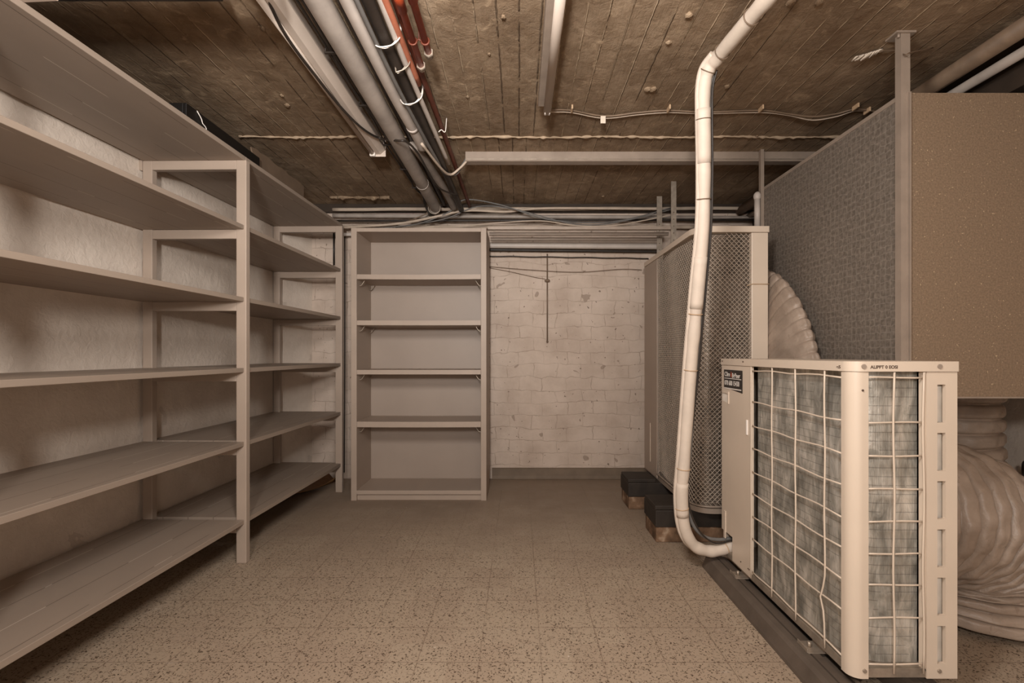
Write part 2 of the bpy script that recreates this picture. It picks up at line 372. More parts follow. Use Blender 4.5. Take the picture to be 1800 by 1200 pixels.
# mortar bead across the ceiling
def bead(x0, x1, y, rr, name, amp=0.012):
    b = MB(); n = int((x1 - x0) / 0.02); pts = []; rs = []
    for i in range(n + 1):
        x = x0 + (x1 - x0) * i / n
        pts.append((x, y + random.uniform(-1, 1) * amp * 0.25 + 0.006 * math.sin(x * 9), CZ - 0.002 - random.random() * 0.004)); rs.append(rr * random.choice((.5, .7, .9, 1.0, 1.2, 1.7)))
    return b.tube(pts, rs, 7).build(name, 'bead', None, 'structure')
bead(-1.60, 2.4, 2.84, 0.0065, 'trim_1')
bead(-1.50, -1.02, 3.93, 0.016, 'trim_2').data.materials[0] = M['ceiling']
b = MB()       # lumps of spilt mortar and stubs on the ceiling
for px, py, r in ((1138, 157, .016), (1148, 157, .015), (1278, 152, .012), (1211, 27, .014), (1175, 75, .01), (1060, 345, .012), (822, 170, .008), (885, 30, .009), (860, 95, .006), (1330, 240, .01), (505, 185, .012), (495, 168, .01), (460, 50, .012), (1390, 5, .014), (1440, 4, .013)):
    p = C(px, py, CZ - 0.004)
    g = bmesh.ops.create_icosphere(b.b, subdivisions=2, radius=r)
    for v in g['verts']:
        v.co = Vector((v.co.x * 1.1, v.co.y * 1.3, v.co.z * 0.6)) * random.uniform(.85, 1.15) + p
for i in range(12):
    x = random.uniform(-0.34, -0.24); y = 1.70 + random.uniform(-.02, .03)
    g = bmesh.ops.create_icosphere(b.b, subdivisions=2, radius=random.uniform(.006, .013))
    for v in g['verts']: v.co = Vector((v.co.x * 1.9, v.co.y, v.co.z * 0.35)) * random.uniform(.8, 1.2) + Vector((x, y, CZ - .001))
b.build('trim_3', 'ceiling', None, 'structure')
MB().tube(spline([(-.36, 1.675, CZ), (-.33, 1.66, CZ - .001), (-.29, 1.672, CZ - .001), (-.25, 1.66, CZ - .001), (-.22, 1.675, CZ)], 5), [.003 + .004 * random.random() for i in range(21)], 6).build('trim_6', 'black', None, 'structure')
MB().box(-1.745, 2.7, YB - .05, YB, 2.235, CZ).build('trim_4', 'shade_dark', None, 'structure')  # band coloured dark for the shade behind the far pipes

# ------------------------------------------------------------------ left storage rack
rk = thing('storage_rack', 'long taupe painted wooden rack of six open board levels along the left wall', 'shelf', (-1.39, 2.50, 0))
BZ = [0.197, 0.588, 0.958, 1.3126, 1.675, 2.023]      # undersides of the boards
XF0, XF1, XB0, XB1 = -1.418, -1.367, -1.895, -1.846
frames = [1.16, 2.48, 3.755]
for y in frames:
    for (a, c) in ((XF0, XF1), (XB0, XB1)):
        MB().box(a, c, y, y + .034, 0, 2.023, .003).build('post', 'paint', rk)
    for z in BZ:
        MB().box(XB1, XF0, y + .001, y + .033, z - .046, z - .0005, .002).build('cross_rail', 'paint', rk)
TH = 0.022
for (y0, y1) in ((1.0, 2.479), (2.515, 3.79)):
    for i, z in enumerate(BZ):
        e = y1
        if i == 5: y0_, e = (y0 if y0 < 2 else 2.497), (2.496 if y0 < 2 else 3.80)
        else: y0_ = y0
        xb = -1.893
        m = MB()
        if y0 > 2 and i < 5: m.prism([(xb, y0_), (-1.378, y0_), (-1.378, 3.754), (XF0 - .001, 3.754), (XF0 - .001, 3.79), (XB1 + .001, 3.79), (XB1 + .001, 3.754), (xb, 3.754)], z, z + TH)
        else: m.box(xb, -1.378, y0_, e, z, z + TH, .002)
        m.build('shelf_board', 'boards', rk)
MB().prism([(-1.96, 2.035), (-1.90, 2.035), (-1.90, 1.975), (-1.935, 1.985), (-1.965, 2.01)], 2.485, 2.51, 'y').build('wall_bracket', 'paint', rk)
rk.rotation_euler = (0, 0, -0.0196)

pl = MB().box(-1.78, -1.30, 0.9, 1.425, 2.046, 2.060, .002).build('plank', 'wood', None)
tag(pl, 'short pale plank lying on the rack top and sticking out at the upper left', 'plank')
for v in pl.data.vertices:
    if v.co.x > -1.35 and v.co.y > 1.3: v.co.y -= .028
# black box and cardboard on top
bx = thing('plastic_tray', 'flat black tray with loose white strings lying on the rack top under the ceiling', 'tray', (-1.5, 2.3, 2.046))
m = MB(); m.box(-1.78, -1.425, 2.12, 2.72, 2.046, 2.05); m.box(-1.44, -1.425, 2.12, 2.72, 2.05, 2.128, .003); m.box(-1.78, -1.44, 2.12, 2.135, 2.05, 2.128, .003); m.box(-1.78, -1.44, 2.705, 2.72, 2.05, 2.128, .003)
m.build('tray_body', 'pitch', bx)
MB().tube(spline([(-1.426, 2.19, 2.127), (-1.421, 2.195, 2.115), (-1.419, 2.21, 2.10), (-1.4195, 2.22, 2.085), (-1.418, 2.24, 2.075), (-1.42, 2.25, 2.055)], 6), .0022, 6).build('string', 'decal_white', bx)
cb = thing('cardboard_sheet', 'torn brown cardboard sheet standing on the rack top behind the black tray', 'cardboard', (-1.46, 3.0, 2.045))
m = MB()
P2 = [(2.78, 2.046), (3.36, 2.046), (3.36, 2.19)] + [(3.30 - i * .05, 2.192 + .004 * math.sin(i * 1.7)) for i in range(12)] + [(2.70, 2.18), (2.715, 2.15), (2.70, 2.13), (2.735, 2.10), (2.73, 2.08), (2.76, 2.065)]
m.prism(P2, -1.468, -1.461, 'x'); m.build('sheet', 'cardboard', cb)
sh = MB()
pts = []
for i in range(13):
    t = i / 12; pts.append((t, 0.012 + 0.05 * (t ** 2.0) + 0.012 * math.sin(t * 7)))
A0 = Vector((-1.76, 3.50, 0)); A1 = Vector((-1.47, 3.97, 0)); D = (A1 - A0); Nn = Vector((D.y, -D.x, 0)).normalized()
for i in range(12):
    for (j, h0) in ((0, 0), ):
        q0 = A0 + D * pts[i][0]; q1 = A0 + D * pts[i + 1][0]
        w0 = 0.14; row = []
        for q, h in ((q0, pts[i][1]), (q1, pts[i + 1][1])):
            row.append([q - Nn * w0 + Vector((0, 0, h * 1.6)), q + Vector((0, 0, 0.004 + h * .35)), q + Nn * .035 + Vector((0, 0, h * 1.15))])
        for a in range(2):
            vs = [sh.b.verts.new(p) for p in (row[0][a], row[0][a + 1], row[1][a + 1], row[1][a])]
            sh.b.faces.new(vs)
bmesh.ops.remove_doubles(sh.b, verts=sh.b.verts, dist=1e-5)
bmesh.ops.solidify(sh.b, geom=sh.b.faces[:], thickness=0.003)
so = smooth(sh.build('paper_sheet', 'brownsheet')); so.location.z = 0.003
tag(so, 'curled brown paper sheet on the floor under the far end of the rack', 'paper')

# ------------------------------------------------------------------ bookcase
bc = thing('bookcase', 'tall narrow taupe wooden bookcase with four open shelves against the far wall', 'bookcase', (-0.717, 3.72, 0))
X0, X1, Y0, Y1 = -1.202, -0.232, 3.54, 3.90
T = 0.04; ZT = 1.954
MB().box(X0, X0 + T, Y0, Y1, 0, ZT, .002).build('side_panel', 'paint', bc)
MB().box(X1 - T, X1, Y0, Y1, 0, ZT, .002).build('side_panel', 'paint', bc)
MB().box(X0 + T, X1 - T, Y0 + .001, Y1, ZT - .028, ZT - .001, .001).build('top_panel', 'paint', bc)
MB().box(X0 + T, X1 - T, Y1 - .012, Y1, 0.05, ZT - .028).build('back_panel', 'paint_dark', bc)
MB().box(X0 + T, X1 - T, Y0 + .001, Y1 - .012, 0.045, 0.073, .001).build('bottom_shelf', 'paint', bc)
MB().box(X0 + T, X1 - T, Y0 + .022, Y0 + .036, 0.0, 0.045).build('plinth', 'paint', bc)
for zc, th, bow in ((1.604, .034, .004), (1.274, .034, .002), (.920, .032, 0), (.546, .040, .003)):
    m = MB(); n = 12
    pp = []
    for i in range(n + 1):
        t = i / n; pp.append((X0 + T + .001 + (X1 - X0 - 2 * T - .002) * t, zc + th / 2 - bow * math.sin(PI * t) * .6))
    for i in range(n, -1, -1):
        t = i / n; pp.append((X0 + T + .001 + (X1 - X0 - 2 * T - .002) * t, zc - th / 2 - bow * math.sin(PI * t) * .6))
    m.prism(pp, Y0 + .003, Y1 - .013, 'y'); s_ = m.build('shelf', 'paint', bc)
    for sx_, d in ((X0 + T, 1), (X1 - T, -1)):
        for yy in (Y0 + .05, Y1 - .06):
            m = MB(); m.tube(spline([(sx_ + d * .002, yy, zc - th / 2 - .042), (sx_ + d * .02, yy, zc - th / 2 - .036), (sx_ + d * .042, yy, zc - th / 2 - .004)], 5), .003, 6)
            m.build('shelf_bracket', 'galv', bc)


# ------------------------------------------------------------------ near air conditioner
def rounded(x0, x1, y0, y1, rad, n=8, r2=0.006):
    """outline, big radius on the near left corner"""
    pts = []
    for (cx, cy, r, a0) in ((x0 + rad, y0 + rad, rad, PI), (x1 - r2, y0 + r2, r2, 1.5 * PI), (x1 - r2, y1 - r2, r2, 0), (x0 + r2, y1 - r2, r2, .5 * PI)):
        for i in range(n + 1):
            a = a0 + .5 * PI * i / n; pts.append((cx + r * math.cos(a), cy + r * math.sin(a)))
    return pts
AX0, AX1, AY0, AY1, AZ0, AZ1 = .989, 1.304, 1.47, 2.41, .086, 1.028
ua = thing('air_conditioner', 'cream outdoor air conditioner with wire guarded coil, nearest on the right', 'air conditioner', (1.146, 1.94, .0765), 'air conditioners on the right')
MB().prism(rounded(AX0 + .004, AX1 - .002, AY0 + .004, AY1 - .004, .045), AZ0, AZ0 + .026).build('base_pan', 'galv', ua)
MB().prism(rounded(AX0 - .004, AX1 + .004, AY0 - .005, AY1 + .004, .042), AZ1 - .030, AZ1).build('top_cover', 'cream', ua)
m = MB()   # left rear panel with hand hold
m.prism([(2.107, AZ0 + .008), (2.29, AZ0 + .008), (2.29, .202), (AY1 - .001, .202), (AY1 - .001, AZ1 - .031), (2.107, AZ1 - .031)], AX0, AX0 + .012, 'x')
sp_ = m.build('side_panel', 'cream', ua)
m = MB(); m.prism([(2.335, .855), (2.40, .862), (2.40, .825), (2.335, .818)], AX0 - .0006, AX0 + .0006, 'x')
m.build('hand_hold', 'slotback', sp_)
m = MB(); m.box(AX0 - .004, AX0 + .001, 2.325, 2.336, .815, .872, .001); m.box(AX0 - .004, AX0 + .001, 2.336, 2.40, .862, .870, .001)
m.build('hand_hold_rim', 'cream', sp_)
MB().box(AX0 - .006, AX0 + .002, 2.133, 2.143, .70, .765, .002).build('clip', 'decal_white', sp_)
MB().box(AX0 - .004, AX0 + .001, 2.36, 2.38, .17, .30, .001).build('cover_strip', 'cream', sp_)
# decal
st_ = MB().prism([(2.380, .965 + .011), (2.185, .976), (2.185, .875), (2.380, .892)], AX0 - .0016, AX0 - .0002, 'x').build('sticker', 'decal', sp_)
def text(s_, name, mat, parent, origin, right, up, size, sx_=1.0):
    cu = bpy.data.curves.new(name, 'FONT'); cu.body = s_; cu.size = size; cu.extrude = 0.0002; cu.offset = 0.0004
    o = bpy.data.objects.new(name, cu); COL.objects.link(o); bpy.context.view_layer.update()
    me = bpy.data.meshes.new_from_object(o.evaluated_get(bpy.context.evaluated_depsgraph_get()))
    bpy.data.objects.remove(o); bpy.data.curves.remove(cu)
    R_, U_ = Vector(right), Vector(up); N_ = R_.cross(U_); off = wloc(parent)
    for v in me.vertices: v.co = Vector(origin) - off + R_ * v.co.x * sx_ + U_ * v.co.y + N_ * v.co.z
    me.materials.clear(); me.materials.append(M[mat])
    t = bpy.data.objects.new(name, me); COL.objects.link(t); t.parent = parent
    return t
RR, UU = (0, -1, 0), (0, 0, 1); TX = AX0 - .0018
text('Clim', 'lettering', 'decal_white', st_, (TX, 2.372, .945), RR, UU, .030, 1.05)
text('i', 'lettering', 'decal_red', st_, (TX, 2.305, .943), RR, UU, .036, 1.5)
text('BrPeer', 'lettering', 'decal_white', st_, (TX, 2.291, .941), RR, UU, .030, 1.0)
text('078 600 15430', 'lettering', 'decal_white', st_, (TX, 2.372, .904), RR, UU, .031, .84)
m = MB(); m.box(TX - .0002, TX + .0003, 2.195, 2.372, .886, .891); m.box(TX - .0002, TX + .0003, 2.195, 2.372, .934, .937)
m.build('rule_line', 'decal_white', st_)
# corner post, rounded
def arcL(x0, y0, rad, lx, ly, t, n=10):
    o = [(x0, y0 + ly)] + [(x0 + rad - rad * math.cos(.5 * PI * i / n), y0 + rad - rad * math.sin(.5 * PI * i / n)) for i in range(n + 1)] + [(x0 + lx, y0)]
    q = [(x0 + lx, y0 + t)] + [(x0 + rad - (rad - t) * math.cos(.5 * PI * i / n), y0 + rad - (rad - t) * math.sin(.5 * PI * i / n)) for i in range(n, -1, -1)] + [(x0 + t, y0 + ly)]
    return o + q
smooth_later = MB().prism(arcL(AX0, AY0, .035, .051, .047, .004), AZ0 - .002, AZ1 - .031)
cp = smooth_later.build('corner_post', 'cream', ua)
# slotted front panel
m = MB(); xs = [1.213, 1.2445, 1.2695, AX1]; zs = [AZ0 - .001]
slots = [(.959 - i * .1435 - .113, .959 - i * .1435) for i in range(6)][::-1]
for a, c in slots: zs += [a, c]
zs += [AZ1 - .031]
m.box(xs[0], xs[1], AY0, AY0 + .012, zs[0], zs[-1]); m.box(xs[2], xs[3], AY0, AY0 + .012, zs[0], zs[-1])
for i in range(0, len(zs) - 1, 2): m.box(xs[1], xs[2], AY0, AY0 + .012, zs[i], zs[i + 1])
m.box(1.205, 1.214, AY0 + .004, AY0 + .02, zs[0] + .02, zs[-1])
fp = m.build('slot_panel', 'cream', ua)
MB().box(xs[1] - .02, xs[2] + .02, AY0 + .024, AY0 + .027, .11, .98).build('slot_backing', 'slotback', fp)
MB().box(AX1 - .006, AX1, AY0 + .012, AY1 - .002, AZ0, AZ1 - .031).build('side_panel', 'cream', ua)
MB().box(AX0 + .02, AX1 - .006, AY1 - .008, AY1 - .002, AZ0, AZ1 - .031).build('side_panel', 'cream', ua)
# coil wrapping left and front
m = MB(); pts = [(AX0 + .030, 2.107)] + [(AX0 + .030, 2.107 - i * .05) for i in range(1, 10)]
pts += [(AX0 + .030 + .09 - .09 * math.cos(.5 * PI * i / 10), 1.505 + .09 - .09 * math.sin(.5 * PI * i / 10)) for i in range(11)] + [(1.212, 1.505)]
inn = [(x + .02, y) if i < len(pts) - 12 else (x + .012, y + .018) for i, (x, y) in enumerate(pts)][::-1]
m.prism(pts + inn, AZ0 + .027, AZ1 - .032); m.build('coil', 'coil', ua)
MB().box(AX1 - .12, AX1 - .008, AY0 + .09, AY1 - .02, AZ0 + .03, AZ1 - .04).build('inner_housing', 'black', ua)
# guard wires
WZ = [.980, .846, .746, .648, .551, .455, .362, .264, .126]
for z in WZ:
    MB().tube([(AX0 + .004, 2.112 - i * .06 if i < 10 else 1.51, z + .0025 * math.sin(i * 1.3 + z * 30)) for i in range(11)], .0030, 6).build('guard_wire', 'cream', ua)
    MB().tube([(1.037 + .17 * i / 5, AY0 + .004, z + .0012 * math.sin(i + z * 20)) for i in range(6)], .0028, 6).build('guard_wire', 'cream', ua)
for q, yv in enumerate((2.103, 1.931, 1.767, 1.598)):
    pp = []
    for i in range(24):
        z = .10 + (.896) * i / 23; dy = .002 * math.sin(i * .7 + q * 2) * (1 if q else .4)
        if q == 3: dy += .022 * math.exp(-((z - .26) / .035) ** 2)
        pp.append((AX0 - .0005, yv + dy, z))
    MB().tube(pp, .0030, 6).build('guard_wire', 'cream', ua)
for xv in (1.115, 1.203):
    MB().tube([(xv + .002 * math.sin(i * .9), AY0 - .0005, .10 + .896 * i / 15) for i in range(16)], .0030, 6).build('guard_wire', 'cream', ua)
def screw(p, ax, r=.006):
    m = MB(); a = Vector(ax); m.tube([Vector(p), Vector(p) + a * .003], r, 12); return m
for x in (1.022, 1.247): screw((x, AY0 - .005, AZ1 - .015), (0, -1, 0), .007).build('screw', 'steel_paint', ua)
for x in (1.028, 1.25): screw((x, AY0, .108), (0, -1, 0), .006).build('screw', 'galv', ua)
for y in (2.39, 2.17): screw((AX0 - .004, y, AZ1 - .012), (-1, 0, 0), .003).build('screw', 'ink', ua)
screw((1.022, AY0, .942), (0, -1, 0), .003).build('screw', 'ink', ua)
for y in (2.12, 2.13, 2.20): screw((AX0, y, AZ0 + .04), (-1, 0, 0), .0025).build('screw', 'ink', ua)
text('ALIPPT 0 EOSI', 'lettering', 'ink', ua, (1.042, AY0 - .0054, AZ1 - .021), (1, 0, 0), UU, .013, 1.02)
text('e5', 'lettering', 'ink', ua, (AX0 - .0044, 1.533, AZ1 - .022), RR, UU, .013, 1.6)

# long support beams under it
def support(x0, name, label, y0=1.2, y1=2.44):
    t = thing(name, label, 'support beam', (x0 + .07, (y0 + y1) / 2, 0), 'support beams under the near air conditioner')
    MB().prism([(x0, 0), (x0 + .002, .012), (x0 + .018, .052), (x0 + .03, .062), (x0 + .052, .064), (x0 + .053, .055), (x0 + .058, .055), (x0 + .059, .064), (x0 + .084, .064), (x0 + .086, .05), (x0 + .11, .05), (x0 + .14, .03), (x0 + .15, 0)], y0, y1, 'y').build('rubber_body', 'skirting2', t)
    for y in (2.20, 1.66):
        m = MB(); m.box(x0 + .048, x0 + .12, y - .035, y + .035, .064, .068, .001); m.box(x0 + .046, x0 + .05, y - .03, y + .03, .064, .078, .001)
        m.tube([(x0 + .07, y, .068), (x0 + .07, y, .085)], .006, 8); m.box(x0 + .1, x0 + .13, y - .035, y + .035, .068, .0765, .001)
        m.build('foot_clamp', 'galv', t)
    return t
M['skirting2'] = plain('grey_rubber', (92, 80, 70), 0.55, var=0.2, scale=9, bump=0.25, bscale=40)
support(.905, 'support_beam', 'dark rubber support beam under the near air conditioner, on the open floor side')
support(1.16, 'support_beam', 'dark rubber support beam under the near air conditioner, on the duct side')
o = MB().box(1.0, 1.16, 1.36, 1.45, 0.0, .055, .004).build('wood_block', 'wood'); o.rotation_euler = (0, 0, 0)
tag(o, 'pale wooden offcut on the floor beneath the near corner of the air conditioner', 'wood')

# ------------------------------------------------------------------ far air conditioner
BX0, BX1, BY0, BY1, BZ0, BZ1 = .956, 1.352, 2.68, 3.76, .182, 1.742
RB = .10
ub = thing('air_conditioner', 'taller air conditioner with diamond mesh sides standing on blocks further back', 'air conditioner', (1.15, 3.22, BZ0), 'air conditioners on the right')
MB().prism(rounded(BX0 + .003, BX1 - .003, BY0 + .003, BY1 - .003, RB), BZ0, BZ0 + .028).build('base_pan', 'steel_paint', ub)
MB().prism(rounded(BX0 - .004, BX1 + .006, BY0 - .006, BY1 + .003, RB), BZ1 - .032, BZ1).build('top_cover', 'cream', ub)
MB().box(BX0 - .001, BX0 + .02, 3.42, BY1 - .001, BZ0 + .005, BZ1 - .033, .004).build('side_panel', 'paint', ub)
MB().box(BX0 - .004, BX0, 3.585, 3.595, .27, .55, .001).build('edge_strip', 'cream', ub)
MB().box(1.262, BX1, BY0 - .001, BY0 + .04, BZ0 + .005, BZ1 - .033, .004).build('front_post', 'cream', ub)
MB().box(BX1 - .006, BX1, BY0 + .04, BY1 - .002, BZ0 + .005, BZ1 - .033).build('side_panel', 'cream', ub)
MB().box(BX0 + .02, BX1 - .006, BY1 - .008, BY1 - .002, BZ0 + .005, BZ1 - .033).build('side_panel', 'paint', ub)
# path along the sheet: left side from the panel to the corner, then the front
LA = 3.42 - (BY0 + RB); LB = RB * PI / 2; LC = 1.262 - (BX0 + RB); LT = LA + LB + LC
def sheet(s, z, inset=0.0, wave=True):
    if s < LA: p = Vector((BX0, 3.42 - s, z)); n = Vector((-1, 0, 0))
    elif s < LA + LB:
        a = (s - LA) / RB; p = Vector((BX0 + RB - RB * math.cos(a), BY0 + RB - RB * math.sin(a), z)); n = Vector((-math.cos(a), -math.sin(a), 0))
    else: p = Vector((BX0 + RB + s - LA - LB, BY0, z)); n = Vector((0, -1, 0))
    wv_ = 0.004 * math.sin(s * 17 + z * 2.2) + .003 * math.sin(z * 6 + s * 5) if wave else 0
    return p - n * (inset + .006 + wv_)
m = MB(); cs = [LT * i / 60 for i in range(61)]
o_ = [sheet(s, 0, .035, False) for s in cs]; i_ = [sheet(s, 0, .055, False) for s in cs][::-1]
m.prism([(p.x, p.y) for p in o_ + i_], BZ0 + .03, BZ1 - .034)
m.build('coil', 'coil_dark', ub)
m = MB()      # coil tubes showing through as glints
for i in range(58):
    z = BZ0 + .05 + i * .026
    m.tube([sheet(LA * .97 + (LT - LA * .97) * j / 14, z, .0315, False) for j in range(15)], .0035, 5)
m.build('coil_tubes', 'galv', ub)
m = MB(); z0, z1 = BZ0 + .035, BZ1 - .034; HH = z1 - z0; pit = .0265
def dia(c, sgn):
    # line z = z0 + sgn*(s) + c, clipped to the sheet
    pts = []; st = .0265
    n = int(LT / st)
    for i in range(n + 1):
        s = LT * i / n; z = c + sgn * s
        if 0 <= z <= HH: pts.append(sheet(s, z0 + z))
        else:
            if len(pts) > 1: m.tube(pts, .0021, 4, caps=False)
            pts = []
    if len(pts) > 1: m.tube(pts, .0021, 4, caps=False)
c = -LT
while c < HH: dia(c, 1); c += pit
c = 0
while c < HH + LT: dia(c, -1); c += pit
m.build('mesh_guard', 'guard', ub)
m = MB(); m.tube([sheet(LT * i / 60, z0 + .003, -.003, False) for i in range(61)], .006, 6)
m.tube([sheet(.003, z0 + HH * i / 10, -.002, False) for i in range(11)], .003, 6)
m.build('mesh_edge', 'steel_paint', ub)
m = MB(); m.box(BX0 + .01, BX0 + .06, 3.66, 3.74, .155, .182, .004); m.build('foot', 'black', ub)
MB().tube([W(1313, 502, 2.672), W(1322, 499, 2.675), W(1345, 499, 2.673), W(1352, 499, 2.672)], .0022, 6).build('tie_wire', 'foam', ub)

def block(y0, y1, xl, label):
    t = thing('block_support', label, 'support block', (1.05, (y0 + y1) / 2, 0), 'supports under the far air conditioner')
    MB().box(xl, 1.40, y0 + .01, y1 - .01, 0, .088, .006).build('brick_base', 'block', t)
    m = MB(); m.box(xl - .005, 1.41, y0, y1, .088, .1815, .004); m.box(xl - .005, BX0 - .03, y0 + .01, y1 - .02, .181, .205, .004)
    m.build('rubber_top', 'black', t)
block(2.745, 3.00, .765, 'stained brick block with black rubber top, nearer support of the tall air conditioner')
block(3.33, 3.58, .742, 'stained brick block with black rubber top, rear support by the far wall')

# ------------------------------------------------------------------ lagged pipe
lp = thing('lagged_pipe', 'white lagged pipe bundle bending from the ceiling down to the near air conditioner', 'pipe', (.75, 2.2, 0.12))
PP = [W(1440, -100, 1.42), W(1392, -50, 1.52), C(1345, 2, 2.215), C(1300, 55, 2.215), C(1262, 100, 2.212), W(1244, 124, 1.985), W(1237, 155, 2.01), W(1236, 200, 2.03), W(1237, 300, 2.08), W(1235, 400, 2.13), W(1227, 500, 2.18), W(1220, 580, 2.22), W(1214, 650, 2.25), W(1203, 800, 2.30), W(1198, 870, 2.32), W(1203, 925, 2.335), W(1219, 957, 2.35), W(1245, 968, 2.36), W(1270, 965, 2.365), W(1292, 958, 2.37), W(1315, 956, 2.37)]
sp1 = spline(PP, 8)
m = MB(); m.tube(sp1, [.0275 + .0018 * math.sin(i * .9) * math.sin(i * .13) for i in range(len(sp1))], 14)
m.build('main_pipe', 'lagging', lp)
off = [Vector((.022, .018, 0))] * len(sp1)
def offs(sp, d1, r, a=0.0):
    out = []
    for i, p in enumerate(sp):
        t = (sp[min(i + 1, len(sp) - 1)] - sp[max(i - 1, 0)]).normalized()
        u = Vector((0, 1, 0)); u = (u - t * u.dot(t)).normalized(); v = t.cross(u)
        if v.x < 0 and abs(t.z) > .5: v = -v
        out.append(p + u * d1[0] + v * d1[1])
    return out
s2 = spline([p + Vector((-.022, .010, 0)) if 5 < i < 17 else p + Vector((-.02, .0, .012)) for i, p in enumerate(PP[4:])], 8)
m = MB(); m.tube(s2, .014, 10); m.build('thin_pipe', 'lagging', lp)
s3 = [p + Vector((.030, .012, .0)) for p in PP[5:14]] + [W(1207, 870, 2.345), W(1215, 915, 2.36), W(1235, 941, 2.37), W(1262, 948, 2.375), W(1290, 945, 2.38), W(1315, 944, 2.38)]
m = MB(); m.tube(spline(s3, 8), .0085, 8); m.build('cable', 'greycable', lp)
s4 = [p + Vector((.036, -.004, 0)) for p in PP[5:13]] + [W(1212, 800, 2.31), W(1210, 880, 2.33), W(1228, 930, 2.34), W(1256, 954, 2.345), W(1285, 950, 2.35), W(1305, 949, 2.35)]
m = MB(); m.tube(spline(s4, 8), .004, 6); m.build('cable', 'blackpipe', lp)
for idx in (2.6, 3.8, 5.0, 8.5, 10.7, 12.0, 13.3, 14.4, 18.3, 7.2):
    i = int(idx * 8); t = sp1[min(i + 1, len(sp1) - 1)] - sp1[i - 1]
    MB().ring(sp1[i], t, .0300, .0022, 20, 5).build('cable_tie', 'foam' if idx > 9 else 'browncable', lp)
for idx in (6.9, 9.6, 13.7):
    i = int(idx * 8); m = MB(); m.tube(sp1[i:i + 9], .0298, 14); m.build('tape_wrap', 'lagging', lp)

# ------------------------------------------------------------------ clad chamber
ch = thing('air_chamber', 'large hanging duct box with grey patterned side and brown front, upper right', 'duct box', (1.95, 2.49, .878))
GX0, GX1, GY0, GY1, GZ0, GZ1 = 1.498, 2.45, 1.92, 3.056, .878, 2.064
MB().box(GX0, GX0 + .02, GY0 + .022, GY1, GZ0, GZ1, .001).build('side_panel', 'foil', ch)
MB().box(1.519, GX1, GY0, GY0 + .02, GZ0, GZ1, .001).build('front_panel', 'brownboard', ch)
MB().box(GX0 + .02, GX1, GY0 + .02, GY1, GZ0 + .004, GZ0 + .02).build('bottom_panel', 'foil', ch)
MB().box(GX0 + .02, GX1, GY0 + .02, GY1, GZ1 - .02, GZ1 - .004).build('top_panel', 'foil', ch)
MB().box(GX1 - .02, GX1, GY0 + .02, GY1, GZ0 + .02, GZ1 - .02).build('side_panel', 'foil', ch)
MB().box(GX0 + .02, GX1 - .02, GY1 - .02, GY1, GZ0 + .02, GZ1 - .02).build('back_panel', 'foil', ch)
m = MB(); m.box(GX0 - .003, GX0 + .006, GY0 + .02, GY1, GZ1 - .014, GZ1 + .004); m.build('edge_trim', 'steel_paint', ch)
MB().box(1.519, GX1, GY0 - .003, GY0, GZ0, GZ0 + .006).build('edge_trim', 'steel_paint', ch)
m = MB(); m.box(1.481, 1.517, GY0 - .004, GY0 + .0, GZ0, CZ - .006); m.box(1.481, 1.485, GY0, GY0 + .026, GZ0, CZ - .006); m.box(1.503, 1.507, GY0 - .008, GY0 - .004, GZ0, GZ1); m.box(1.512, 1.517, GY0 - .01, GY0 - .004, GZ0, GZ1)
m.build('corner_post', 'steel_paint', ch)
m = MB(); m.box(1.46, 1.535, GY0 - .012, GY0 + .05, CZ - .008, CZ - .0005); m.tube([(1.475, GY0, CZ - .008), (1.475, GY0, CZ - .022)], .005, 8); m.tube([(1.53, GY0 + .03, CZ - .008), (1.53, GY0 + .03, CZ - .02)], .005, 8)
m.build('ceiling_bracket', 'steel_paint', ch)
m = MB(); m.box(1.4765, 1.4965, GY1 - .040, GY1 - .036, GZ0, CZ - .001); m.box(1.4765, 1.4805, GY1 - .036, GY1 - .014, GZ0, CZ - .001)
m.build('corner_post', 'steel_paint', ch)
m = MB(); m.tube([C(1345, 272, 2.29) + Vector((-.03, 0, 0)), C(1345, 272, 2.29) + Vector((.03, 0, 0))], .003, 6); m.build('hanger_wire', 'galv', ch)
# frayed bit tied to the ceiling by a wire
fr_ = thing('fabric_scrap', 'frayed pale fabric scrap pinned to the ceiling beside the front hanger', 'fabric', tuple(C(1525, 97, 2.298)))
m = MB(); p0 = C(1510, 100, 2.288); p1 = C(1552, 88, 2.29)
for i in range(9):
    q = p0.lerp(p1, i / 8); m.tube([q + Vector((0, .0, .004)), q + Vector((-.012 + random.uniform(-.01, .01), -.01, -.006)), q + Vector((-.02, .015, -.012 + random.uniform(-.006, .006)))], .004, 5)
m.tube([p0, p1], .006, 6); m.build('scrap', 'paper', fr_)
MB().tube(spline([C(1548, 89, 2.285), C(1577, 89, 2.285), W(1590, 96, 1.90), W(1602, 92, 1.90), C(1640, 84, 2.29)], 6), .0022, 6).build('wire', 'browncable', fr_)

